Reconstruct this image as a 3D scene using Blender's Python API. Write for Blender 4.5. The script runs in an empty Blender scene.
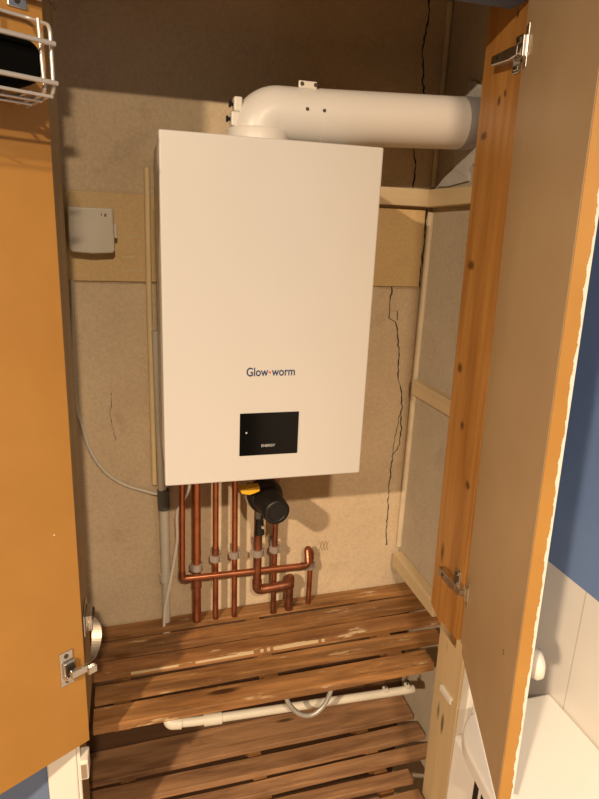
import bpy, math, random
from mathutils import Matrix, Vector
random.seed(7)
S = bpy.context.scene
COL = S.collection

# ------------------------------------------------------------------ camera
cam_d = bpy.data.cameras.new('camera')
cam = bpy.data.objects.new('camera', cam_d); COL.objects.link(cam)
RIGHT = Vector((0.96333, -0.26491, 0.04260)); DOWN = Vector((-0.03317, -0.27515, -0.96083)); FWD = Vector((0.26626, 0.92418, -0.27385))
m = Matrix((( RIGHT.x, -DOWN.x, -FWD.x, -0.0557), (RIGHT.y, -DOWN.y, -FWD.y, -1.0994), (RIGHT.z, -DOWN.z, -FWD.z, 0.4916), (0, 0, 0, 1)))
cam.matrix_world = m
cam_d.sensor_fit = 'VERTICAL'; cam_d.sensor_height = 24.0; cam_d.lens = 604.7 / 799 * 24.0
cam_d.clip_start = 0.02
S.camera = cam

# ------------------------------------------------------------------ light
S.view_settings.view_transform = 'Standard'; S.view_settings.look = 'None'
S.view_settings.gamma = 1.0; S.view_settings.use_curve_mapping = False
S.view_settings.exposure = 0.0
w = bpy.data.worlds.new('room_glow'); S.world = w; w.use_nodes = True
bg = w.node_tree.nodes['Background']
bg.inputs[0].default_value = (1.0, 0.76, 0.45, 1); bg.inputs[1].default_value = 0.105
WARM = (1.0, 0.765, 0.53)

def ceiling_lamp(name, loc, power, size=0.09):
    d = bpy.data.lights.new(name, 'AREA'); d.shape = 'DISK'; d.size = size; d.energy = power; d.color = WARM
    o = bpy.data.objects.new(name, d); COL.objects.link(o); o.location = loc      # faces straight down
    return o
ceiling_lamp('ceiling_lamp', (-1.80, -2.60, 1.70), 275, 0.14)
ceiling_lamp('ceiling_lamp', (-0.05, -2.60, 1.70), 108, 0.15)

# ------------------------------------------------------------------ node helpers
def new_mat(name):
    mt = bpy.data.materials.new(name); mt.use_nodes = True
    nt = mt.node_tree
    return mt, nt, nt.nodes['Principled BSDF']
def coords(nt, scale):
    tc = nt.nodes.new('ShaderNodeTexCoord'); mp = nt.nodes.new('ShaderNodeMapping')
    mp.inputs['Scale'].default_value = scale
    nt.links.new(tc.outputs['Object'], mp.inputs['Vector'])
    return mp.outputs['Vector']
def noise(nt, vec, scale, detail=4, rough=0.55, dist=0.0):
    n = nt.nodes.new('ShaderNodeTexNoise'); n.inputs['Scale'].default_value = scale
    n.inputs['Detail'].default_value = detail; n.inputs['Roughness'].default_value = rough
    n.inputs['Distortion'].default_value = dist
    nt.links.new(vec, n.inputs['Vector']); return n.outputs['Fac']
def ramp(nt, fac, stops):
    r = nt.nodes.new('ShaderNodeValToRGB'); e = r.color_ramp.elements
    e[0].position, e[0].color = stops[0][0], (*stops[0][1], 1)
    e[1].position, e[1].color = stops[-1][0], (*stops[-1][1], 1)
    for p, c in stops[1:-1]:
        k = e.new(p); k.color = (*c, 1)
    nt.links.new(fac, r.inputs['Fac']); return r.outputs['Color']
def mix(nt, fac, a, b, mode='MIX'):
    n = nt.nodes.new('ShaderNodeMix'); n.data_type = 'RGBA'; n.blend_type = mode
    for sock, v in ((n.inputs[0], fac), (n.inputs[6], a), (n.inputs[7], b)):
        if isinstance(v, (int, float)): sock.default_value = v
        elif isinstance(v, tuple): sock.default_value = (*v, 1)
        else: nt.links.new(v, sock)
    return n.outputs[2]
def bump(nt, bsdf, fac, strength, dist=0.002):
    b = nt.nodes.new('ShaderNodeBump'); b.inputs['Strength'].default_value = strength; b.inputs['Distance'].default_value = dist
    nt.links.new(fac, b.inputs['Height']); nt.links.new(b.outputs['Normal'], bsdf.inputs['Normal'])
def math_node(nt, op, a, b):
    n = nt.nodes.new('ShaderNodeMath'); n.operation = op
    for s, v in ((n.inputs[0], a), (n.inputs[1], b)):
        if isinstance(v, (int, float)): s.default_value = v
        else: nt.links.new(v, s)
    return n.outputs[0]

def plain(name, col, rough=0.5, metal=0.0, var=0.0, vscale=12, coat=0.0):
    mt, nt, b = new_mat(name)
    b.inputs['Roughness'].default_value = rough; b.inputs['Metallic'].default_value = metal
    b.inputs['Coat Weight'].default_value = coat
    v = coords(nt, (1, 1, 1)); f = noise(nt, v, vscale)
    lo = tuple(c * (1 - var) for c in col); hi = tuple(min(1, c * (1 + var)) for c in col)
    nt.links.new(ramp(nt, f, [(0.3, lo), (0.7, hi)]), b.inputs['Base Color'])
    return mt
def wood(name, dark, light, axis, rough=0.45, ring=60.0, knots=0.0, scuff=None, scuff_at=0.62, bumpy=0.15, blotch=0.0, spots=()):
    mt, nt, b = new_mat(name); b.inputs['Roughness'].default_value = rough
    sc = [1.0, 1.0, 1.0]; sc[axis] = 0.06
    v = coords(nt, tuple(sc))
    f1 = noise(nt, v, ring, 5, 0.65, 0.4)
    f2 = noise(nt, v, ring * 0.22, 3, 0.5, 0.8)
    c = ramp(nt, f1, [(0.3, dark), (0.5, tuple((x + y) / 2 for x, y in zip(dark, light))), (0.7, light)])
    c2 = ramp(nt, f2, [(0.3, tuple(x * 0.72 for x in dark)), (0.7, light)])
    c = mix(nt, 0.45, c, c2)
    if knots:
        s2 = [16.0, 16.0, 16.0]; s2[axis] = 3.6
        vo = nt.nodes.new('ShaderNodeTexVoronoi'); vo.inputs['Scale'].default_value = 1.0
        nt.links.new(coords(nt, tuple(s2)), vo.inputs['Vector'])
        k = ramp(nt, vo.outputs['Distance'], [(knots * 0.5, (1, 1, 1)), (knots, (0, 0, 0))])
        c = mix(nt, k, c, tuple(x * 0.35 for x in dark))
    for (ky, kz, ry, rz) in spots:
        tcn = nt.nodes.new('ShaderNodeTexCoord'); mpn = nt.nodes.new('ShaderNodeMapping'); mpn.vector_type = 'TEXTURE'
        mpn.inputs['Location'].default_value = (0, ky, kz); mpn.inputs['Scale'].default_value = (10, ry, rz)
        nt.links.new(tcn.outputs['Object'], mpn.inputs['Vector'])
        ln = nt.nodes.new('ShaderNodeVectorMath'); ln.operation = 'LENGTH'; nt.links.new(mpn.outputs['Vector'], ln.inputs[0])
        wob = math_node(nt, 'ADD', ln.outputs['Value'], math_node(nt, 'MULTIPLY', noise(nt, tcn.outputs['Object'], 90, 3), 0.7))
        c = mix(nt, ramp(nt, math_node(nt, 'MULTIPLY', wob, .5), [(0.45, (.9, .9, .9)), (0.85, (0, 0, 0))]), c, tuple(x * .30 for x in dark))
    if blotch:
        s4 = [11.0, 11.0, 11.0]; s4[axis] = 1.3
        f4 = noise(nt, coords(nt, tuple(s4)), 2.2, 7, 0.68, 0.5)
        d = 1 - blotch
        c = mix(nt, 1.0, c, ramp(nt, f4, [(0.36, (d * .9, d * .8, d * .75)), (0.5, (.85, .82, .8)), (0.66, (1.25, 1.2, 1.15))]), 'MULTIPLY')
    if scuff:
        s3 = [9.0, 9.0, 9.0]; s3[axis] = 1.6
        f3 = noise(nt, coords(nt, tuple(s3)), 4.0, 8, 0.7)
        c = mix(nt, ramp(nt, f3, [(scuff_at, (0, 0, 0)), (scuff_at + 0.05, (1, 1, 1))]), c, scuff)
    nt.links.new(c, b.inputs['Base Color']); bump(nt, b, f1, bumpy)
    return mt
def plaster(name, a, bb, stain, rough=0.85, grain=0.35):
    mt, nt, b = new_mat(name); b.inputs['Roughness'].default_value = rough
    v = coords(nt, (1, 1, 1))
    f = noise(nt, v, 4.0, 6, 0.6, 0.3); g = noise(nt, v, 150.0, 4, 0.6); h = noise(nt, v, 9.0, 7, 0.65, 0.6)
    c = ramp(nt, f, [(0.32, a), (0.68, bb)])
    c = mix(nt, ramp(nt, h, [(0.56, (0, 0, 0)), (0.74, (0.55, 0.55, 0.55))]), c, stain)
    c = mix(nt, 0.22, c, ramp(nt, g, [(0.35, tuple(x * .6 for x in a)), (0.6, bb)]))
    nt.links.new(c, b.inputs['Base Color'])
    bump(nt, b, g, grain)
    return mt

M = {}
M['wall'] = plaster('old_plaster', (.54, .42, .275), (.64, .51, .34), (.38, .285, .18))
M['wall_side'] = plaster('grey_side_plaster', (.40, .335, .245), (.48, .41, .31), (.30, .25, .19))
M['patch'] = plaster('grey_mortar', (.42, .40, .38), (.55, .53, .50), (.33, .31, .30))
M['board'] = plaster('yellowed_board', (.56, .39, .175), (.62, .44, .21), (.48, .33, .145), 0.55, 0.05)
M['batten'] = wood('cream_painted_batten', (.54, .41, .235), (.64, .51, .31), 1, 0.6, 40)
M['batten_x'] = wood('cream_painted_batten_across', (.54, .41, .235), (.64, .51, .31), 0, 0.6, 40)
M['bead'] = plain('corner_filler', (.62, .52, .36), 0.8, 0, .1)
M['crack_or_gap'] = plain('crack_gap_dark', (.025, .018, .012), 0.9)
M['boiler'] = plain('boiler_white_enamel', (.575, .56, .535), 0.32, 0, 0.01, 3, 0.15)
M['boiler_grey'] = plain('boiler_casing_grey', (.60, .59, .57), 0.4, 0, 0.02)
M['flue'] = plain('flue_white_paint', (.72, .69, .65), 0.38, 0, 0.02, 3, 0.1)
M['flue_end'] = plain('grey_gasket', (.36, .34, .34), 0.6, 0, .05)
M['black_gloss'] = plain('black_glass', (.003, .003, .003), 0.10)
M['black_gloss'].node_tree.nodes['Principled BSDF'].inputs['Specular IOR Level'].default_value = 0.2
M['black'] = plain('black_plastic', (.005, .005, .005), 0.45)
M['black_matt'] = plain('black_fabric', (.003, .003, .003), 1.0)
M['black_matt'].node_tree.nodes['Principled BSDF'].inputs['Specular IOR Level'].default_value = 0.05
M['screw'] = plain('dark_screw', (.10, .08, .06), 0.4, 0.8)
M['steel'] = plain('nickel_steel', (.62, .60, .57), 0.25, 1.0, .05)
M['steel_dull'] = plain('bronzed_steel', (.40, .34, .27), 0.38, 0.9, .1)
M['wire'] = plain('zinc_wire', (.62, .59, .56), 0.4, 0.55, .05)
M['copper'] = plain('copper', (.47, .175, .085), 0.30, 0.9, 0.22, 22)
M['copper_dull'] = plain('tarnished_copper', (.30, .115, .06), 0.40, 0.85, 0.35, 30)
M['brass'] = plain('brass', (.62, .42, .18), 0.35, 0.9, .15)
M['white_plastic'] = plain('white_plastic', (.72, .68, .60), 0.4, 0, .03)
M['old_plastic'] = plain('aged_white_plastic', (.56, .52, .43), 0.45, 0, .06)
M['conduit'] = plain('cream_conduit', (.74, .58, .33), 0.5, 0, .05)
M['clip'] = plain('clip_plastic', (.27, .225, .19), 0.5, 0, .08)
M['coupling'] = plain('grey_rubber', (.10, .095, .085), 0.6, 0, .1)
M['grey_hose'] = plain('grey_flexible_hose', (.36, .34, .31), 0.4, 0.4, .1, 80)
M['yellow'] = plain('yellow_lever', (.72, .42, .02), 0.4)
M['blue_text'] = plain('navy_print', (.015, .035, .12), 0.5)
M['red_text'] = plain('red_print', (.6, .05, .02), 0.5)
M['grey_text'] = plain('grey_print', (.55, .55, .55), 0.5)
M['ink'] = plain('dark_print', (.06, .055, .05), 0.6)
M['tape'] = plain('clear_tape', (.60, .50, .30), 0.12, 0, .1)
M['slat'] = wood('stained_slat', (.15, .060, .018), (.44, .235, .09), 0, 0.4, 70, 0.16, (.46, .32, .18), 0.60, blotch=.45)
M['slat_worn'] = wood('worn_slat', (.16, .065, .02), (.42, .215, .085), 0, 0.42, 70, 0.12, (.60, .46, .29), 0.60, blotch=.35)
M['slat_pale'] = wood('dusty_slat', (.24, .12, .055), (.43, .25, .125), 0, 0.55, 60, 0.14, blotch=.4)
M['dark_board'] = wood('dark_boarding', (.055, .026, .010), (.13, .065, .028), 0, 0.6, 40)
M['pine'] = wood('varnished_pine', (.31, .12, .022), (.60, .31, .085), 2, 0.38, 55, 0, spots=((.023, .432, .013, .009), (.023, .217, .009, .010), (-.010, .098, .007, .009), (-.057, -.02, .009, .009), (-.043, .864, .004, .006), (.025, .676, .010, .007), (-.014, .731, .005, .008), (-.031, .741, .004, .006), (.014, -.22, .006, .022)))
M['cream_stud'] = wood('bare_pale_stud', (.50, .36, .19), (.64, .49, .28), 2, 0.55, 45, 0.13)
M['old_stud'] = wood('old_brown_stud', (.26, .17, .08), (.38, .26, .13), 2, 0.55, 50, 0.1)
M['white_paint'] = plain('white_gloss_paint', (.72, .69, .63), 0.3, 0, .02)
M['blue'] = plain('blue_wall_paint', (.115, .165, .28), 0.65, 0, .06, 5)
M['floor'] = wood('floor_boards', (.25, .16, .09), (.36, .24, .14), 1, 0.5)
M['appliance'] = plain('white_appliance', (.78, .76, .72), 0.3, 0, .01)

def hardboard(name, a, b_, edge=False):
    mt, nt, b = new_mat(name); b.inputs['Roughness'].default_value = 0.5
    v = coords(nt, (1, 1, 1)); f = noise(nt, v, 5.0, 5, 0.6); g = noise(nt, v, 260, 2)
    c = ramp(nt, f, [(0.3, a), (0.7, b_)])
    s = noise(nt, coords(nt, (1, 1, 1)), 34.0, 5, 0.7)
    c = mix(nt, ramp(nt, s, [(0.70, (0, 0, 0)), (0.76, (.5, .5, .5))]), c, tuple(x * .6 for x in a))
    nt.links.new(c, b.inputs['Base Color']); bump(nt, b, g, 0.06)
    return mt
M['door_orange'] = hardboard('orange_hardboard', (.37, .18, .034), (.43, .215, .046))  # same board as the tan one, stronger direct light put into the colour
M['door_tan'] = hardboard('tan_hardboard', (.45, .315, .17), (.51, .365, .205))  # same board as the orange one, weaker light put into the colour
M['door_edge'] = hardboard('orange_board_edge', (.38, .19, .04), (.45, .235, .055))
def tile_mat():
    mt, nt, b = new_mat('tile_and_paint'); 
    tc = nt.nodes.new('ShaderNodeTexCoord'); sp = nt.nodes.new('ShaderNodeSeparateXYZ'); nt.links.new(tc.outputs['Object'], sp.inputs[0])
    z = sp.outputs['Z']; y = sp.outputs['Y']
    f = noise(nt, tc.outputs['Object'], 5, 3)
    blue = ramp(nt, f, [(0.3, (.125, .20, .385)), (0.7, (.145, .225, .42))])
    tile = ramp(nt, f, [(0.3, (.70, .66, .60)), (0.7, (.74, .70, .64))])
    # grout lines: 0.33 x 0.25 tiles starting at the top edge z = -0.18
    def line(val, off, period):
        t = math_node(nt, 'FRACT', math_node(nt, 'DIVIDE', math_node(nt, 'SUBTRACT', val, off), period), 0)
        return math_node(nt, 'LESS_THAN', t, 0.008)
    gl = math_node(nt, 'MAXIMUM', line(y, -0.247 - 4 * .35, .35), line(z, -0.18 - .56 * 4, .56))
    tile = mix(nt, gl, tile, (.50, .46, .40))
    up = math_node(nt, 'GREATER_THAN', z, -0.18)
    nt.links.new(mix(nt, up, tile, blue), b.inputs['Base Color'])
    r = math_node(nt, 'MULTIPLY_ADD', up, 0.4); r.node.inputs[2].default_value = 0.2
    nt.links.new(r, b.inputs['Roughness'])
    return mt
M['tile'] = tile_mat()

# ------------------------------------------------------------------ mesh helpers
class MB:
    def __init__(s): s.v, s.f, s.sm = [], [], []
    def add(s, vs, fs, smooth=False):
        o = len(s.v); s.v += [Vector(v) for v in vs]
        s.f += [tuple(i + o for i in f) for f in fs]; s.sm += [smooth] * len(fs); return s
    def box(s, a, b, mat=None):
        (x0, y0, z0), (x1, y1, z1) = a, b
        x0, x1 = sorted((x0, x1)); y0, y1 = sorted((y0, y1)); z0, z1 = sorted((z0, z1))
        vs = [(x0,y0,z0),(x1,y0,z0),(x1,y1,z0),(x0,y1,z0),(x0,y0,z1),(x1,y0,z1),(x1,y1,z1),(x0,y1,z1)]
        if mat is not None: vs = [mat @ Vector(v) for v in vs]
        return s.add(vs, [(0,3,2,1),(4,5,6,7),(0,1,5,4),(1,2,6,5),(2,3,7,6),(3,0,4,7)])
    def prism(s, poly, axis, lo, hi, smooth=False):
        def p(q, h):
            q = list(q); q.insert(axis, h); return q
        n = len(poly); vs = [p(q, lo) for q in poly] + [p(q, hi) for q in poly]
        s.add(vs, [tuple(range(n))[::-1], tuple(range(n, 2 * n))])
        o = len(s.v) - 2 * n
        s.f += [(o + i, o + (i + 1) % n, o + n + (i + 1) % n, o + n + i) for i in range(n)]; s.sm += [smooth] * n
        return s
    def tube(s, path, r, n=14, caps=True):
        path = [Vector(p) for p in path]; k = len(path)
        rs = r if isinstance(r, (list, tuple)) else [r] * k
        t = (path[1] - path[0]).normalized()
        u = t.orthogonal().normalized(); vs = []
        for i in range(k):
            a = path[max(0, i - 1)]; c = path[min(k - 1, i + 1)]
            tn = (c - a).normalized() if (c - a).length > 1e-9 else t
            u = (u - tn * u.dot(tn)).normalized(); w_ = tn.cross(u)
            vs += [path[i] + (u * math.cos(2 * math.pi * j / n) + w_ * math.sin(2 * math.pi * j / n)) * rs[i] for j in range(n)]
        fs = [(i*n+j, i*n+(j+1)%n, (i+1)*n+(j+1)%n, (i+1)*n+j) for i in range(k-1) for j in range(n)]
        o = len(s.v); s.add(vs, fs, True)
        if caps:
            s.add(vs[:n], [tuple(range(n))[::-1]]); s.add(vs[-n:], [tuple(range(n))])
        return s
    def lathe(s, org, axis, prof, n=28):
        org, axis = Vector(org), Vector(axis).normalized()
        u = axis.orthogonal().normalized(); w_ = axis.cross(u)
        vs = [org + axis * h + (u * math.cos(2*math.pi*j/n) + w_ * math.sin(2*math.pi*j/n)) * max(r, 1e-5) for h, r in prof for j in range(n)]
        k = len(prof)
        s.add(vs, [(i*n+j, i*n+(j+1)%n, (i+1)*n+(j+1)%n, (i+1)*n+j) for i in range(k-1) for j in range(n)], True)
        s.add(vs[:n], [tuple(range(n))[::-1]]); s.add(vs[-n:], [tuple(range(n))])
        return s
    def build(s, name, mat, parent=None, bevel=0.0, local=False, seg=2):
        me = bpy.data.meshes.new(name)
        vs = s.v
        if parent is not None and not local:
            inv = parent_world(parent).inverted(); vs = [inv @ v for v in vs]
        me.from_pydata([tuple(v) for v in vs], [], s.f); me.update()
        for p, q in zip(me.polygons, s.sm): p.use_smooth = q
        import bmesh
        bm = bmesh.new(); bm.from_mesh(me); bmesh.ops.recalc_face_normals(bm, faces=bm.faces[:]); bm.to_mesh(me); bm.free()
        me.materials.append(mat)
        o = bpy.data.objects.new(name, me); COL.objects.link(o)
        if parent is not None: o.parent = parent
        if bevel:
            b = o.modifiers.new('bevel', 'BEVEL'); b.width = bevel; b.segments = seg; b.limit_method = 'ANGLE'; b.angle_limit = math.radians(50)
        return o
def parent_world(o):
    mt = o.matrix_basis.copy()
    return parent_world(o.parent) @ mt if o.parent else mt
def thing(name, label, cat, loc=(0, 0, 0), rot=(0, 0, 0), group=None):
    o = bpy.data.objects.new(name, None); COL.objects.link(o); o.empty_display_size = 0.05
    o.location = loc; o.rotation_euler = rot; return tag(o, label, cat, group)
def tag(o, label, cat, group=None, kind=None):
    o['label'] = label; o['category'] = cat
    if group: o['group'] = group
    if kind: o['kind'] = kind
    return o
def struct(o, label=None, cat=None):
    o['kind'] = 'structure'
    if label: o['label'] = label; o['category'] = cat
    return o
def fillet(pts, r, n=6):
    pts = [Vector(p) for p in pts]; out = [pts[0]]
    for i in range(1, len(pts) - 1):
        p, a, c = pts[i], pts[i-1], pts[i+1]
        d1, d2 = (a - p), (c - p); rr = min(r, d1.length * .49, d2.length * .49)
        s_, e = p + d1.normalized() * rr, p + d2.normalized() * rr
        for k in range(n + 1):
            t = k / n; out.append(s_ * (1-t)**2 + p * 2*t*(1-t) + e * t*t)
    out.append(pts[-1]); return out
def smooth_path(pts, n=6):
    pts = [Vector(p) for p in pts]; P = [pts[0]*2 - pts[1]] + pts + [pts[-1]*2 - pts[-2]]; out = []
    for i in range(1, len(P) - 2):
        for k in range(n):
            t = k / n; a, b, c, d = P[i-1], P[i], P[i+1], P[i+2]
            out.append(0.5 * ((2*b) + (c-a)*t + (2*a-5*b+4*c-d)*t*t + (3*b-a-3*c+d)*t**3))
    out.append(pts[-1]); return out
def text(name, body, size, loc, mat, parent, rot=(math.pi/2, 0, 0), align='CENTER', squash=1.0, bold=0.0):
    c = bpy.data.curves.new(name, 'FONT'); c.body = body; c.size = size; c.extrude = 0.0003; c.align_x = align; c.offset = bold
    c.materials.append(mat)
    o = bpy.data.objects.new(name, c); COL.objects.link(o)
    bpy.context.view_layer.update()
    me = bpy.data.meshes.new_from_object(o.evaluated_get(bpy.context.evaluated_depsgraph_get()))
    bpy.data.objects.remove(o); o = bpy.data.objects.new(name, me); COL.objects.link(o)
    o.rotation_euler = rot; o.scale = (squash, 1, 1)
    if parent: o.parent = parent; o.location = parent_world(parent).inverted() @ Vector(loc)
    else: o.location = loc
    return o

FLOOR = -1.31; YB = 0.33; XL = -0.16
def xr(z): return 0.624 - 0.013 * z           # inner face of the right-hand post, which leans a little

# ================================================================== the setting
wb = struct(MB().box((-0.30, YB, FLOOR), (0.785, YB + .06, 1.12)).build('wall_back', M['wall']), 'stained beige plaster wall behind the white boiler', 'wall')
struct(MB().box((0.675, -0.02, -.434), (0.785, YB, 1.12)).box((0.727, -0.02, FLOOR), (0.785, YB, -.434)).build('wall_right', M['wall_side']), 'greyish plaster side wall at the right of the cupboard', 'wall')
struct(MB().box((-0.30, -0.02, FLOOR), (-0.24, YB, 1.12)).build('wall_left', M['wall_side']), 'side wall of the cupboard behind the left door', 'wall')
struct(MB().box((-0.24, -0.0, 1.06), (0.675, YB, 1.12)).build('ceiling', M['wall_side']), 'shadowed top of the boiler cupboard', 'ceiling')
struct(MB().box((-2.6, -2.9, FLOOR - .06), (0.86, YB + .06, FLOOR)).build('floor', M['floor']), 'floor of the room', 'floor')
struct(MB().box((0.80, -2.9, FLOOR), (0.86, -0.02, 1.30)).build('wall_far_right', M['tile']), 'blue painted wall with white tiles below', 'wall')
fw = MB()
fw.box((-2.6, -0.070, FLOOR), (-0.205, -0.02, 1.30)).box((0.678, -0.085, FLOOR), (0.80, -0.02, 1.30)).box((-0.205, -0.085, 0.878), (0.678, -0.02, 1.30))
struct(fw.build('wall_front', M['blue']), 'blue painted wall around the cupboard opening', 'wall')

# cracks in the plaster and dark shadow gaps along the board, narrow broken strips on the wall face
def crack_or_gap(pts, wd, y_=YB):
    mb = MB(); line = []
    for i in range(len(pts) - 1):
        a, b = pts[i], pts[i+1]; n = max(3, int(math.dist(a, b) / 0.008))
        for k in range(n):
            t = k / n; line.append((a[0] + (b[0]-a[0])*t + random.uniform(-.0022, .0022), a[1] + (b[1]-a[1])*t))
    line.append(pts[-1]); L, Rr = [], []
    for i, (x, z) in enumerate(line):
        h = wd * random.uniform(.25, 1.0) / 2
        L.append((x - h, z)); Rr.append((x + h, z))
    for i in range(len(line) - 1):
        a, b, c, d = L[i], Rr[i], Rr[i+1], L[i+1]
        mb.add([(q[0], y, q[1]) for y in (y_ - .0012, y_ + .001) for q in (a, b, c, d)], [(0,1,2,3),(4,5,6,7),(0,1,5,4),(1,2,6,5),(2,3,7,6),(3,0,4,7)])
    mb.build('crack_or_gap', M['crack_or_gap'], wb)
crack_or_gap([(.618, .996), (.622, .966), (.616, .919), (.613, .884), (.621, .854), (.618, .833), (.628, .802)], .0055)
crack_or_gap([(.628, .802), (.622, .75), (.61, .685), (.621, .647), (.618, .59)], .0045)
crack_or_gap([(.585, .357), (.585, .308), (.585, .278), (.605, .267), (.618, .207), (.627, .115), (.641, .08), (.644, .031), (.649, -.069), (.63, -.103), (.627, -.175), (.629, -.267), (.635, -.378)], .0036)
crack_or_gap([(.662, .548), (.661, .51), (.664, .474), (.661, .43), (.663, .356)], .0045)
crack_or_gap([(-.20, .5475), (-.02, .5482), (.02, .5478)], .0058, .3242)  # dark strip drawn as the shadow gap above the board
crack_or_gap([(-.20, .3562), (.02, .3566)], .0068, .3242)  # shadow gap under the board, drawn as a dark strip
crack_or_gap([(.55, .3562), (.662, .3555)], .0068, .3242)  # same dark shadow gap strip, right of the boiler
crack_or_gap([(.586, .298), (.606, .296), (.609, .272)], .0025)
crack_or_gap([(.642, .03), (.634, -.03), (.629, -.10)], .0018)
crack_or_gap([(-.10, .10), (-.108, .05), (-.098, -.02)], .0014)
# faint pencil scribble on the plaster
sc = MB()
for k in range(3):
    x = .432 + k * .009
    sc.tube([(x, YB - .0006, -.343), (x + .008, YB - .0006, -.375)], .0006, 5); sc.tube([(x + .008, YB - .0006, -.346), (x, YB - .0006, -.372)], .0006, 5)
sc.build('pencil_scribble', M['old_stud'], wb)
# grey mortar patch round the flue outlet on the side wall
pa = MB(); prof = []
for k in range(26):
    a = 2 * math.pi * k / 26; r = .088 + random.uniform(-.016, .02)
    prof.append((.16 + r * 1.15 * math.cos(a), .716 + r * math.sin(a)))
prof += []
pa.prism(prof, 0, .668, .678)
p2 = MB().prism([(.17, .66), (.27, .62), (.30, .60), (.25, .598), (.16, .605)], 0, .669, .678)
struct(pa.build('mortar_patch', M['patch'], bevel=.002), 'grey mortar patch around the flue outlet', 'mortar')
p2.build('mortar_smear', M['patch'], bpy.data.objects['mortar_patch'])
# plaster bead running down the back right corner
struct(MB().tube([(.668, .323, .995), (.671, .323, .60)], .007, 8).tube([(.671, .322, .54), (.672, .322, -.38)], .009, 8).build('trim_1', M['bead']), 'plaster bead down the back right corner', 'trim')

# posts and architraves
def leaning(mb, y0, y1, z0, z1, wd=.045):
    vs = [(xr(z) + dx, y, z) for z in (z0, z1) for dx, y in ((0, y0), (wd, y0), (wd, y1), (0, y1))]
    return mb.add(vs, [(0,1,2,3),(4,5,6,7),(0,1,5,4),(1,2,6,5),(2,3,7,6),(3,0,4,7)])
pine = MB(); z0, z1 = -.40, 1.06
vs = [(xr(z) + dx, y, z) for (y, z) in ((-.086, -.41), (-.02, -.405), (.043, -.375), (.055, 1.06), (-.086, 1.06)) for dx in (0, .046)]
pine.add(vs, [(0,2,4,6,8), (1,9,7,5,3), (0,1,3,2), (2,3,5,4), (4,5,7,6), (6,7,9,8), (8,9,1,0)])
struct(pine.build('trim_2', M['pine'], bevel=.0015), 'varnished pine post with knots at the right of the cupboard opening', 'post')
struct(leaning(MB(), -.118, -.012, FLOOR, -.385, .04).build('trim_3', M['cream_stud'], bevel=.0015), 'pale bare wood post below the pine post', 'post')
struct(MB().box((XL - .045, -.070, -.475), (XL, .075, 1.058)).build('trim_4', M['old_stud'], bevel=.0015), 'old brown post behind the left door', 'post')
struct(MB().box((-.226, -.070, FLOOR), (-.181, .075, -.475)).build('trim_13', M['old_stud'], bevel=.0015), 'old brown lower post set back below the left door', 'post')
ar = MB().box((.634, -.150, FLOOR), (.650, -.119, -.42)).box((.650, -.158, FLOOR), (.700, -.1185, -.42)).box((.6745, -.1185, FLOOR), (.700, -.086, -.42))
struct(ar.build('trim_5', M['white_paint'], bevel=.004), 'white painted architrave strip below the right door', 'architrave')
al = MB().box((-.240, -.078, FLOOR), (-.185, -.070, .878)).box((-.185, -.0765, FLOOR), (-.178, -.0705, .878))
struct(al.build('trim_6', M['white_paint'], bevel=.003), 'white painted architrave below the left door', 'architrave')
struct(MB().box((-.16, -.019, .895), (.606, .03, 1.058)).build('trim_7', M['pine'], bevel=.002), 'wooden head rail over the cupboard opening', 'rail')

# battens and backing board
struct(MB().box((-.24, .321, FLOOR), (.727, YB, -.556)).build('trim_12', M['dark_board']), 'dark boarding on the back wall below the upper slatted shelf', 'boarding')  # dark boarding, put in so the gaps between the slats look shaded
struct(MB().box((.10, .302, .552), (.662, YB, .592)).build('trim_8', M['batten_x'], bevel=.002), 'cream batten across the back wall behind the boiler', 'batten')
tb = MB(); vs = [(x, y, z) for y, za, zb in ((.322, .551, .592), (.075, .556, .590)) for x, z in ((.648, za), (.675, za), (.675, zb), (.648, zb))]
tb.add(vs, [(0,1,2,3),(4,5,6,7),(0,1,5,4),(1,2,6,5),(2,3,7,6),(3,0,4,7)])
struct(tb.build('trim_9', M['batten'], bevel=.002), 'cream batten high on the right side wall', 'batten')
struct(MB().box((.652, .06, .082), (.675, .302, .121)).build('trim_10', M['batten'], bevel=.002), 'cream batten halfway up the right side wall', 'batten')
struct(MB().box((.648, .06, -.432), (.675, .306, -.388)).build('trim_11', M['batten'], bevel=.002), 'cream batten low on the right side wall above the slats', 'batten')
bb = thing('backing_board', 'yellowed wooden board fixed across the back wall behind the boiler', 'board', (.25, YB, .36))
MB().box((-.235, .3245, .358), (.657, YB, .546)).build('panel', M['board'], bb, .0015)
for (x0, z0, x1, z1) in ((-.070, .452, -.025, .462), (-.067, .412, -.040, .416), (-.070, .383, -.028, .385)):
    tp = MB().add([(x0, .3238, z0), (x1, .3238, z1), (x1, .3238, z1 - .004), (x0, .3238, z0 - .003), (x0, .3248, z0), (x1, .3248, z1), (x1, .3248, z1 - .004), (x0, .3248, z0 - .003)], [(0,1,2,3),(4,5,6,7),(0,1,5,4),(1,2,6,5),(2,3,7,6),(3,0,4,7)])
    tp.build('tape_mark', M['tape'], bb)


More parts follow.
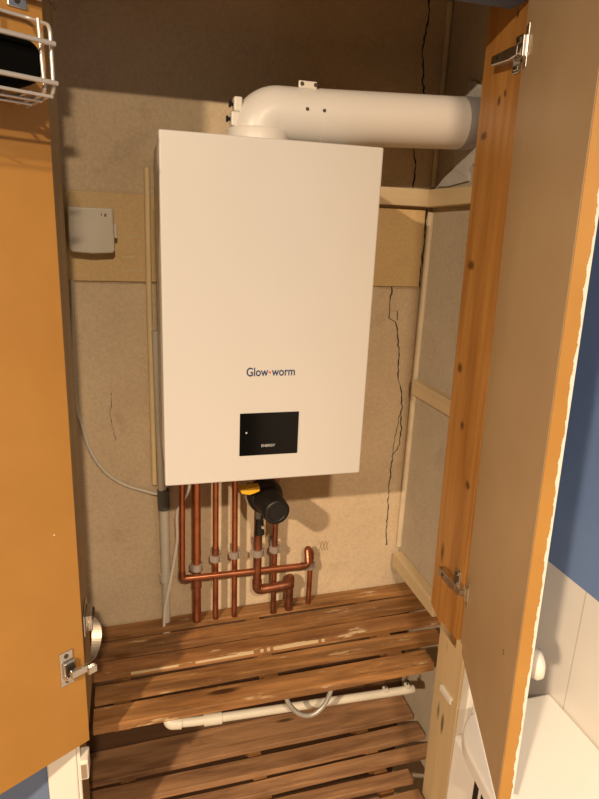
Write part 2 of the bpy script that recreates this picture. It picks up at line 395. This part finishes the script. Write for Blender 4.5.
# ================================================================== boiler
W, H, D = .40, .637, .30
bo = thing('boiler', 'white wall-hung boiler with black display in the open cupboard', 'boiler', (W/2, D/2, 0))
MB().box((.004, .030, .004), (W - .004, .292, H - .003)).build('casing', M['boiler'], bo, .003)
MB().box((.09, .292, .40), (.31, .318, .53)).build('wall_bracket', M['boiler_grey'], bo)
MB().box((0, 0, 0), (W, .0285, H)).build('front_cover', M['boiler'], bo, .0035, seg=3)
dp = MB().box((.143, -.0015, .054), (.261, .003, .1415)).build('display_panel', M['black_gloss'], bo, .001)
text('display_lettering', 'ENERGY', .0075, (.200, -.0021, .0715), M['grey_text'], dp)
MB().box((.1545, -.0018, .1005), (.1575, -.001, .1035)).build('indicator', M['grey_text'], dp)
text('brand_lettering', 'Glow', .0238, (.1535, -.0006, .2155), M['blue_text'], bo, align='LEFT', squash=.80, bold=.0002)
text('brand_lettering', 'worm', .0238, (.2035, -.0006, .2155), M['blue_text'], bo, align='LEFT', squash=.80, bold=.0002)
bd = MB().lathe((.1995, -.0008, .2220), (0, 1, 0), [(0, .0020), (.001, .0020)], 14).build('brand_dot', M['red_text'], bo)
# bottom connections of the boiler
for x, r in ((.053, .012), (.089, .015), (.136, .012), (.184, .012), (.300, .012)):
    MB().lathe((x, .285, -.020), (0, 0, 1), [(0, r), (.03, r)], 6).build('connection_nut', M['brass'], bo)

# ================================================================== flue
fl = thing('flue_pipe', 'white flue elbow and pipe on top of the boiler', 'flue', (.2, .16, H))
path = [(.194, .16, .640), (.194, .16, .653)]
cx, cz, rr = .238, .654, .044
for k in range(13):
    a = math.pi - (math.pi / 2) * k / 12; path.append((cx + rr * math.cos(a), .16, cz + .004 + rr * math.sin(a)))
path += [(.33, .16, .7040)]
MB().tube(path, .0505, 40).build('elbow', M['flue'], fl)
MB().lathe((.198, .16, .6375), (0, 0, 1), [(0, .060), (.030, .060), (.0325, .058), (.0335, .053)], 44).build('collar', M['flue'], fl)
MB().tube([(.318, .16, .7036), (.632, .16, .7177)], .0514, 44).build('pipe', M['flue'], fl)
MB().lathe((.6315, .16, .7177), (1, 0, .045), [(0, .0525), (.0015, .0525), (.0400, .0515), (.0415, .048)], 44).build('end_gasket', M['flue_end'], fl)
for x in (.283, .317):
    MB().lathe((x, .1095, .708), (0, -1, .05), [(-.004, .0035), (0, .0035), (.0022, .0026)], 12).build('screw', M['screw'], fl)
bk = MB().box((.271, .136, .748), (.308, .140, .762)).build('bracket', M['white_plastic'], fl, .002)
for x in (.278, .305):
    MB().lathe((x, .1358, .756), (0, -1, 0), [(0, .004), (.002, .003)], 10).build('bracket_screw', M['screw'], bk)
MB().box((.277, .138, .748), (.306, .150, .756)).build('bracket_foot', M['white_plastic'], fl)
for (x, z) in ((.149, .710), (.144, .684)):
    lug = MB().box((x - .002, .136, z - .013), (x + .014, .160, z + .013)).build('test_point', M['white_plastic'], fl, .003)
    MB().lathe((x - .002, .148, z), (-1, 0, 0), [(0, .0035), (.004, .0035), (.0045, .006), (.008, .006)], 10).build('cap', M['black'], lug)

# ================================================================== control box, cables, waste pipe
cb = thing('control_box', 'white square plastic control box on the board left of the boiler', 'control box', (-.127, .3245, .475))
bx = MB().prism([(-.170, .513), (-.084, .513), (-.082, .511), (-.081, .427), (-.085, .4215), (-.127, .4185), (-.168, .4215), (-.173, .427), (-.172, .511)], 1, .287, .3245)
bx.build('cover', M['old_plastic'], cb, .004, seg=3)
text('marking', 'I', .0085, (-.1055, .2866, .4965), M['ink'], cb, bold=.0003)
text('marking', '8', .0085, (-.0975, .2866, .4955), M['ink'], cb, bold=.0003)
MB().box((-.0815, .297, .452), (-.0755, .316, .482)).build('side_clip', M['old_plastic'], cb, .001)
cd = [(-.175, .326, .36), (-.182, .326, .099), (-.171, .325, .026), (-.156, .325, -.038), (-.125, .325, -.096), (-.080, .325, -.133), (-.035, .322, -.151), (-.004, .318, -.160), (.03, .316, -.158)]
tag(MB().tube(smooth_path(cd), .0042, 10).build('cable', M['old_plastic']), 'pale cable drooping from the left post to the grey waste pipe', 'cable')
tag(MB().tube([(-.0095, .317, .60), (-.0115, .317, .35), (-.0105, .321, .10), (-.0095, .322, -.135)], .0068, 10).build('cable_conduit', M['conduit']), 'thin cream upright conduit beside the left edge of the boiler', 'conduit')
wp = thing('waste_pipe', 'pale plastic waste pipe upright left of the copper pipes', 'pipe', (.006, .31, -.53))
MB().tube([(.002, .308, .25), (.009, .308, -.155)], .0105, 16).build('upper_pipe', M['old_plastic'], wp)
MB().tube([(.010, .308, -.145), (.0115, .308, -.198)], .0145, 18).build('coupling', M['coupling'], wp)
MB().tube([(.011, .308, -.190), (.0125, .308, -.395)], .0125, 18).build('lower_pipe', M['old_plastic'], wp)
MB().tube([(.0125, .308, -.378), (.0128, .308, -.402)], .0155, 18).build('collar', M['old_plastic'], wp)
MB().tube([(.0125, .308, -.40), (.011, .308, -.56)], .0105, 16).build('tail_pipe', M['old_plastic'], wp)
c2 = [(.072, .262, .01), (.071, .262, -.10), (.066, .262, -.135), (.048, .268, -.172), (.040, .27, -.200), (.040, .272, -.266), (.030, .278, -.34), (.019, .285, -.405), (.008, .29, -.470), (.004, .29, -.53)]
tag(MB().tube(smooth_path(c2), .0042, 10).build('cable', M['white_plastic']), 'white cable hanging from the boiler past the waste pipe', 'cable')

# ================================================================== copper pipes
def run(name, label, pts, r, fr, elbows, mat='copper', joints=()):
    t = thing(name, label, 'pipe', pts[-1])
    MB().tube(fillet(pts, fr), r, 16).build('tube', M[mat], t)
    for i in elbows:
        p, a, c = (Vector(pts[k]) for k in (i, i-1, i+1))
        A, C_ = p + (a-p).normalized() * min(fr*1.5, (a-p).length*.8), p + (c-p).normalized() * min(fr*1.5, (c-p).length*.8)
        MB().tube(fillet([A, p, C_], fr), r * 1.17, 16).build('elbow_fitting', M['copper_dull'], t)
    for (a, b) in joints:
        MB().tube([a, b], r * 1.17, 16).build('straight_fitting', M['copper_dull'], t)
    return t
SH = -.5165
p1 = run('copper_pipe', 'copper pipe crossing in front of the others and bending at both ends',
    [(.053, .262, .0), (.050, .262, -.372), (.381, .262, -.372), (.383, .285, -.335), (.397, .292, -.352), (.396, .292, SH)], .0075, .014, (1, 2, 3, 4))
run('copper_pipe', 'thickest upright copper pipe, second from the left', [(.089, .285, 0), (.089, .285, SH)], .0111, .01, (), 'copper', [((.0890, .285, -.385), (.089, .285, -.415))])
run('copper_pipe', 'thin upright copper pipe, third from the left', [(.136, .285, 0), (.138, .285, SH)], .0076, .01, (), 'copper', [((.137, .285, -.33), (.137, .285, -.305))])
run('copper_pipe', 'thin upright copper pipe, fourth from the left', [(.184, .285, 0), (.188, .285, SH)], .0076, .01, ())
run('copper_pipe', 'thick copper pipe from the black filter bending right to an elbow',
    [(.241, .262, 0), (.243, .262, -.430), (.331, .262, -.424), (.338, .285, -.417), (.338, .285, SH)], .0111, .02, (1, 2, 3), 'copper_dull')
run('copper_pipe', 'thin upright copper pipe below the brass valve', [(.288, .275, 0), (.293, .278, SH)], .0076, .01, (), 'copper_dull', [((.2905, .277, -.205), (.291, .277, -.25))])
def clip(label, x, z, r, y=.285):
    t = thing('pipe_clip', label, 'pipe clip', (x, YB, z), group='plastic pipe clips')
    MB().lathe((x, y, z - .009), (0, 0, 1), [(0, r + .0045), (.018, r + .0045)], 18).build('ring', M['clip'], t)
    MB().box((x - .006, y + r, z - .008), (x + .006, YB, z + .008)).build('stem', M['clip'], t)
    MB().box((x - r - .007, y - .006, z - .008), (x + r + .007, y + .004, z + .008)).build('jaw', M['clip'], t, .002)
clip('plastic pipe clip on the thickest upright copper pipe', .089, -.355, .0111)
clip('plastic pipe clip on the third copper pipe from the left', .137, -.336, .0076)
clip('plastic pipe clip on the fourth copper pipe from the left', .1865, -.331, .0076)
clip('plastic pipe clip on the thick pipe below the black filter', .243, -.318, .0111, .262)
clip('plastic pipe clip on the thin pipe below the brass valve', .2915, -.322, .0076, .277)
clip('plastic pipe clip on the short pipe at the far right end', .396, -.392, .0076, .292)

# black filter, gas lever, filling valve
mf = thing('magnetic_filter', 'black round filter hanging below the boiler on a copper pipe', 'filter', (.232, .18, -.12))
ax = Vector((.013, -.095, -.004))
MB().lathe((.234, .195, -.117), ax, [(0, .034), (.004, .041), (.028, .042), (.036, .040), (.040, .033)], 40).build('body', M['black'], mf, .001)
MB().lathe((.2375, .155, -.118), ax, [(0, .032), (.05, .031), (.066, .030), (.069, .0275), (.0692, .021), (.0680, .020)], 36).build('cap', M['black'], mf, .0008)
MB().lathe((.234, .197, -.117), ax, [(-.004, .0435), (.012, .0445)], 40).build('rim_ring', M['clip'], mf)
MB().tube([(.236, .190, -.117), (.241, .262, -.117)], .013, 14).build('pipe_stub', M['brass'], mf)
gv = thing('gas_valve', 'yellow levered valve between boiler and black filter', 'valve', (.205, .22, -.06))
MB().prism([(.166, -.073), (.212, -.068), (.213, -.080), (.201, -.085), (.189, -.088), (.172, -.084)], 1, .118, .140).build('lever', M['yellow'], gv, .002)
MB().tube([(.195, .140, -.062), (.207, .285, -.060)], .007, 12).build('spindle', M['brass'], gv)
MB().tube([(.207, .285, -.115), (.207, .285, 0)], .011, 8).build('body', M['brass'], gv)
fv = thing('filling_valve', 'black and steel valve block under the black filter', 'valve', (.241, .225, -.21))
MB().tube([(.236, .225, -.178), (.238, .225, -.245)], [.009, .013], 10).build('body', M['black'], fv)
MB().tube([(.240, .222, -.205), (.290, .262, -.198)], .006, 10).build('link_tube', M['steel'], fv)
MB().lathe((.243, .213, -.222), (0, -1, 0), [(-.006, .006), (0, .006), (.002, .004)], 10).build('screw', M['steel'], fv)
MB().box((.226, .213, -.200), (.238, .226, -.178)).build('cap', M['coupling'], fv, .002)
bv = thing('drain_valve', 'small brass valve with round steel cap beside black filter', 'valve', (.288, .262, -.20))
MB().tube([(.2885, .266, -.165), (.290, .266, -.215)], .0125, 12).build('body', M['copper_dull'], bv)
MB().lathe((.284, .255, -.197), (-.15, -1, -.1), [(0, .008), (.018, .008), (.020, .006)], 16).build('cap', M['steel'], bv)
MB().lathe((.2813, .234, -.199), (-.15, -1, -.1), [(0, .0035), (.0025, .003)], 10).build('hole', M['screw'], bv)

# ================================================================== slatted shelves
def shelf(label, z, slats, mats, sl=.022):
    t = thing('slatted_shelf', label, 'shelf', (.24, .15, z))
    for k, (y0, y1, x1, rot) in enumerate(slats):
        th = .022 if k == 4 else .017
        mb = MB(); n = 24; x0 = -.235 if y0 > .08 else -.158;
        sec = []
        for i in range(n + 1):
            x = x0 + (x1 - x0) * i / n; zz = z + sl * (x - .24) / .83 + rot * math.sin(x * 4 + k) * .0015
            dy = .0015 * math.sin(x * 7 + k * 2) + random.uniform(-.0004, .0004)
            sec.append([(x, y0 + dy, zz - th), (x, y1 + dy, zz - th), (x, y1 + dy, zz + rot * .002), (x, y0 + dy, zz - rot * .002)])
        vs = [p for s_ in sec for p in s_]
        fs = [(4*i + j, 4*i + (j+1) % 4, 4*i + 4 + (j+1) % 4, 4*i + 4 + j) for i in range(n) for j in range(4)] + [(0, 1, 2, 3), (4*n, 4*n+1, 4*n+2, 4*n+3)]
        mb.add(vs, fs).build('slat', M[mats[k]], t, .0015)
    for x in (-.10, .24, .56):
        zz = z + sl * (x - .24) / .83
        MB().box((x - .018, .03, zz - .062), (x + .018, .318, zz - .0225)).build('bearer', M['slat'], t)
    return t
us = shelf('upper slatted shelf of reddish brown wood under the copper pipes', -.5155,
      [(.283, .322, .722, .5), (.207, .259, .724, -.6), (.137, .182, .720, 1.0), (.066, .111, .690, -.5), (-.012, .039, .626, .6)],
      ['slat', 'slat', 'slat_worn', 'slat', 'slat'])
ls = shelf('lower slatted shelf at the bottom of the cupboard', -.905,
      [(.220, .318, .722, .4), (.142, .195, .722, -.6), (.082, .118, .722, .6), (.020, .056, .626, -.4), (-.050, -.008, .626, .5)],
      ['slat_pale', 'slat_pale', 'slat_pale', 'slat_pale', 'slat_pale'])
# flaking cream paint left along the front edge of the middle slat
pf = MB(); n = 60; flakes = []
for i in range(n):
    x0 = -.08 + .50 * i / n; x1 = x0 + .50 / n
    h = max(0.0, .0030 + .0018 * math.sin(i * .3) + random.uniform(-.0012, .0012)) if random.random() > .02 else 0
    if h <= .0012:
        if pf.v: flakes.append(pf)
        pf = MB()
    else:
        za = -.5155 + .022 * (x0 - .24) / .83 - .0016; zb = -.5155 + .022 * (x1 - .24) / .83 - .0016
        pf.add([(x0, .1355, za), (x1, .1355, zb), (x1, .1375 + h, zb + .001), (x0, .1375 + h, za + .001), (x0, .1355, za - .006), (x1, .1355, zb - .006)], [(0,1,2,3), (0,4,5,1), (0,3,4), (1,5,2), (3,2,5,4)])
for q in flakes + ([pf] if pf.v else []): q.build('paint_flake', M['batten_x'], us)

op = thing('overflow_pipe', 'white plastic pipe running under the upper slatted shelf', 'pipe', (.32, .1, -.67))
MB().tube(fillet([(.004, .14, -.61), (.002, .102, -.658), (.06, .1, -.663), (.642, .1, -.6835 + .003)], .018), .0107, 18).build('tube', M['old_plastic'], op)
MB().tube(fillet([(.003, .118, -.640), (.002, .102, -.659), (.032, .1, -.661)], .014), .0135, 18).build('elbow_fitting', M['old_plastic'], op)
MB().tube([(.085, .1, -.6645), (.128, .1, -.666)], .0138, 18).build('coupling', M['old_plastic'], op)
for x in (.560, .622):
    sd = MB().box((x - .006, .092, -.671), (x + .006, .108, -.662)).build('pipe_saddle', M['old_plastic'], op, .001)
    MB().lathe((x, .1, -.663), (0, 0, 1), [(0, .0022), (.012, .0022), (.013, .004)], 8).build('screw', M['screw'], sd)
hs = [(.264, .044, -.542), (.266, .03, -.556), (.275, .022, -.585), (.300, .018, -.614), (.330, .016, -.622), (.358, .018, -.606), (.376, .024, -.575), (.381, .032, -.552), (.382, .046, -.540)]
tag(MB().tube(smooth_path(hs, 8), .0058, 12).build('flexible_hose', M['grey_hose']), 'grey flexible hose looping below the upper slatted shelf', 'hose')

# magnetic catches on the lower posts
ct = thing('door_catch', 'white plastic door catch on the left post', 'catch', (-.181, -.066, -.557))
MB().box((-.181, -.086, -.580), (-.163, -.048, -.534)).build('body', M['white_plastic'], ct, .003)
MB().box((-.177, -.0885, -.574), (-.167, -.085, -.540)).build('magnet', M['steel'], ct)
ct = thing('door_catch', 'white plastic door catch on the pale right post', 'catch', (.642, -.07, -.545))
MB().box((.624, -.098, -.552), (.642, -.048, -.535)).build('body', M['white_plastic'], ct, .003)
MB().lathe((.632, -.0975, -.5435), (0, -1, 0), [(0, .0045), (.003, .0045)], 10).build('magnet', M['steel'], ct)

# ================================================================== doors
def door(name, label, loc, ang, roll, wd, z0, z1, face, outer_sign):
    """local x runs from the hinge edge to the free edge, local y is the thickness (inside face at y = 0)."""
    t = thing(name, label, 'door', loc, (0, roll, 0))
    R_ = Matrix.Rotation(ang, 4, 'Z'); t.rotation_euler = (Matrix.Rotation(roll, 4, 'Y') @ R_).to_euler()
    th = .021 * outer_sign
    MB().box((0, 0, z0), (wd, th, z1)).build('panel', face, t, .0012, local=True)
    return t
RD = door('cupboard_door', 'right cupboard door with tan inner face, standing open', (.6262, -.088, 0), math.atan2(-.934, -.356), -.0285, .386, -.402, .97, M['door_tan'], 1)
MB().box((.3862, .0008, -.4015), (.3882, .0205, .969)).build('edge_strip', M['door_edge'], RD, local=True)
# white outer paint, with a ragged line where it wraps on to the edge
wp_ = MB().box((0, .0212, -.4018), (.388, .0225, .9695))
n = 330
for i in range(n):
    za = -.4015 + 1.371 * i / n; zb = -.4015 + 1.371 * (i + 1) / n
    q = .0188 + .0010 * math.sin(i * .21) + .0006 * math.sin(i * .9) + random.uniform(-.0005, .0004)
    wp_.box((.386, q, za), (.3892, .0225, zb))
wp_.build('painted_face', M['white_paint'], RD, local=True)
kn = MB().lathe((.315, .0225, -.182), (0, 1, 0), [(0, .012), (.010, .009), (.020, .010), (.024, .021), (.032, .0245), (.040, .022), (.044, .012)], 28).build('knob', M['white_plastic'], RD, local=True)
for (s_, z_) in ((.318, -.158), (.318, -.164)):
    MB().lathe((s_, 0, z_), (0, -1, 0), [(-.001, .0022), (.0008, .0016)], 10).build('screw', M['screw'], RD, local=True)
LD = door('cupboard_door', 'left cupboard door with orange inner face, folded wide open', (-.157, -.090, 0), math.atan2(-.5196, -.8544), .0, .40, -.481, .97, M['door_orange'], -1)
MB().box((-.0004, -.0235, -.4805), (.40, -.0212, .9695)).build('painted_face', M['white_paint'], LD, local=True)
MB().lathe((.039, 0, -.025), (0, 1, 0), [(-.001, .0018), (.0006, .0012)], 8).build('paint_speck', M['white_paint'], LD, local=True)

# hinges -------------------------------------------------------------
def hinge_right(label, z, tilt):
    """sprung hinge: cross-shaped mounting plate and long arm on the post, cup plate on the right door"""
    x = xr(z)
    t = thing('cabinet_hinge', label, 'hinge', (x, -.05, z), group='sprung door hinges')
    pl = MB().box((x - .003, -.072, z - .030), (x, -.050, z + .030)).box((x - .005, -.067, z - .026), (x - .0028, -.055, z - .016)).box((x - .005, -.067, z + .016), (x - .0028, -.055, z + .026))
    pl.build('mounting_plate', M['steel'], t, .002)
    for dz in (-.022, .022):
        MB().lathe((x - .005, -.061, z + dz), (-1, 0, 0), [(0, .0035), (.0022, .0028)], 10).build('screw', M['screw'], t)
    arm = MB().prism([(-.006, z - .009), (-.006, z + .007), (-.062, z + .009), (-.085, z + .0085), (-.085, z - .009), (-.062, z - .012)], 0, x - .021, x - .002)
    arm.build('arm', M['steel'], t, .002)
    MB().lathe((x - .021, -.030, z), (-1, 0, 0), [(0, .0045), (.0015, .004)], 12).build('screw', M['screw'], t)
    MB().box((x - .020, -.104, z - .008), (x + .006, -.082, z + .008)).build('link', M['steel'], t, .002)
    inv = Matrix(RD.matrix_basis)
    cp = MB()
    for a, b in (((.012, -.0018, z - .033), (.034, .0, z + .033)), ((.012, -.008, z - .016), (.030, .0, z + .016))):
        cp.box(a, b, inv)
    cp.build('cup_plate', M['steel'], t, .0012)
    return t
hinge_right('upper steel hinge between pine post and right door', .797, 0)
hinge_right('lower steel hinge between pine post and right door', -.250, 0)
def hinge_left(label, z, bulge=1.0):
    t = thing('cabinet_hinge', label, 'hinge', (XL, -.05, z), group='sprung door hinges')
    inv = Matrix(LD.matrix_basis)
    MB().box((XL, -.055, z + .020), (XL + .004, .010, z + .066)).box((XL + .004, -.045, z + .025), (XL + .016, .0, z + .060)).build('mounting_plate', M['steel'], t, .002)
    MB().lathe((XL + .016, -.030, z + .052), (-.0, -1, 0), [(-.02, .004), (.012, .004)], 10).build('screw', M['screw'], t)
    pth = smooth_path([(XL + .014, -.012, z + .045), (XL + .014 + .016 * bulge, -.018, z + .022), (XL + .014 + .017 * bulge, -.035, z - .002), (XL + .020, -.062, z - .018), (XL + .006, -.090, z - .010)], 6)
    ar_ = MB(); sec = []
    for k_, p in enumerate(pth):
        q = Vector((XL + .003 + (p.x - XL) * (.30 if bulge > .5 else .6), p.y, p.z + .004 * (1 - k_ / len(pth))))
        sec.append([q + Vector((0, -.006, 0)), p + Vector((0, -.006, 0)), p + Vector((0, .006, 0)), q + Vector((0, .006, 0))])
    n_ = len(sec)
    ar_.add([q for c_ in sec for q in c_], [(4*a + b, 4*a + (b+1) % 4, 4*a + 4 + (b+1) % 4, 4*a + 4 + b) for a in range(n_ - 1) for b in range(4)] + [(0, 1, 2, 3), (4*n_ - 4, 4*n_ - 3, 4*n_ - 2, 4*n_ - 1)])
    ar_.build('arm', M['steel_dull'], t, .001)
    lk = MB()
    lk.box((.004, .006, z - .022), (.040, .012, z - .013), inv).box((.004, .012, z - .012), (.036, .022, z + .003), inv).box((-.012, .014, z - .018), (.006, .026, z - .004), inv)
    lk.build('link', M['steel'], t, .002)
    cp = MB(); cp.box((.022, 0, z - .035), (.048, .0022, z + .036), inv).box((.020, .0022, z - .018), (.043, .006, z + .016), inv)
    cp.build('cup_plate', M['steel'], t, .0015)
    MB().box((.0235, .0062, z - .012), (.039, .0075, z + .010), inv).build('cup', M['screw'], t)
    for dz in (-.026, .027):
        c = inv @ Vector((.035, .002, z + dz)); d = (inv.to_3x3() @ Vector((0, 1, 0)))
        MB().lathe(c, d, [(0, .0045), (.0015, .004)], 12).build('screw', M['screw'], t)
    return t
hinge_left('lower steel hinge between left door and left post', -.295)
hinge_left('upper steel hinge between left door and left post', .792, .15)

# ================================================================== wire basket with black pouch
bs = thing('wire_basket', 'chrome wire basket hung on the inside of the left door', 'basket', LD.location[:])
iv = Matrix(LD.matrix_basis)
def lp(pts): return [iv @ Vector(p) for p in pts]
SX = .40
MB().tube(fillet(lp([(SX, .006, .750), (.020, .006, .747), (.034, .088, .722), (.036, .092, .643), (.036, .010, .636)]), .012), .0026, 10).build('end_frame', M['wire'], bs)
MB().tube(fillet(lp([(.046, .082, .728), (.046, .088, .645), (.048, .08, .640), (.048, .006, .638)]), .010), .0024, 10).build('end_post', M['wire'], bs)
for z in (.700, .655):
    MB().tube(lp([(.033, .097, z), (SX, .097, z)]), .0031, 10).build('front_rail', M['wire'], bs)
for (n_, z) in ((.092, .643), (.060, .641), (.030, .640)):
    MB().tube(lp([(.038, n_, z - .004), (SX, n_, z - .004)]), .0022, 8).build('base_wire', M['wire'], bs)
for s_ in (.066, .150, .230, .320):
    MB().tube(fillet(lp([(s_, .006, .752), (s_, .006, .640), (s_, .092, .640)]), .008), .0018, 8).build('upright_wire', M['wire'], bs)
pb = MB(); prof = []
# rounded pouch lying along the basket
for k in range(40):
    a = 2 * math.pi * k / 40; e = .5
    prof.append((math.copysign(abs(math.cos(a)) ** e, math.cos(a)), math.copysign(abs(math.sin(a)) ** e, math.sin(a))))
N = 14; vs = []; fs = []
for i in range(N + 1):
    t = -1 + 2 * i / N; sc_ = (1 - abs(t) ** 4) ** .25 if abs(t) < 1 else .0
    sc_ = max(sc_, .35)
    for (cx_, cz_) in prof:
        vs.append(iv @ Vector((.165 + .122 * cx_ * (.9 + .1 * sc_), .050 + .036 * t, .677 + .0325 * cz_ * (.78 + .22 * sc_))))
for i in range(N):
    fs += [(i*40+j, i*40+(j+1) % 40, (i+1)*40+(j+1) % 40, (i+1)*40+j) for j in range(40)]
pb.add(vs, fs, True); pb.f += [tuple(range(40)), tuple(N*40 + j for j in range(40))]; pb.sm += [False, False]
tag(pb.build('pouch', M['black_matt']), 'black rounded pouch lying in the wire basket', 'pouch')

# ================================================================== white appliance at lower right
wa = thing('white_appliance', 'white appliance with rounded top beside the tiled wall', 'appliance', (.67, -.55, FLOOR))
outl = fillet([(.799, -.201, 0), (.598, -.206, 0), (.545, -.265, 0), (.527, -.42, 0), (.527, -.95, 0), (.799, -.95, 0)], .045, 8)
MB().prism([(p.x, p.y) for p in outl], 2, -.492, -.460).build('top', M['appliance'], wa, .006, seg=3)
body = MB().box((.556, -.93, FLOOR + .01), (.795, -.225, -.492)).build('body', M['appliance'], wa, .008)
vt = MB()
for k in range(9):
    y = -.315 - k * .024; vt.box((.5545, y - .014, -.565), (.558, y, -.497))
vt.build('vent', M['black'], wa)
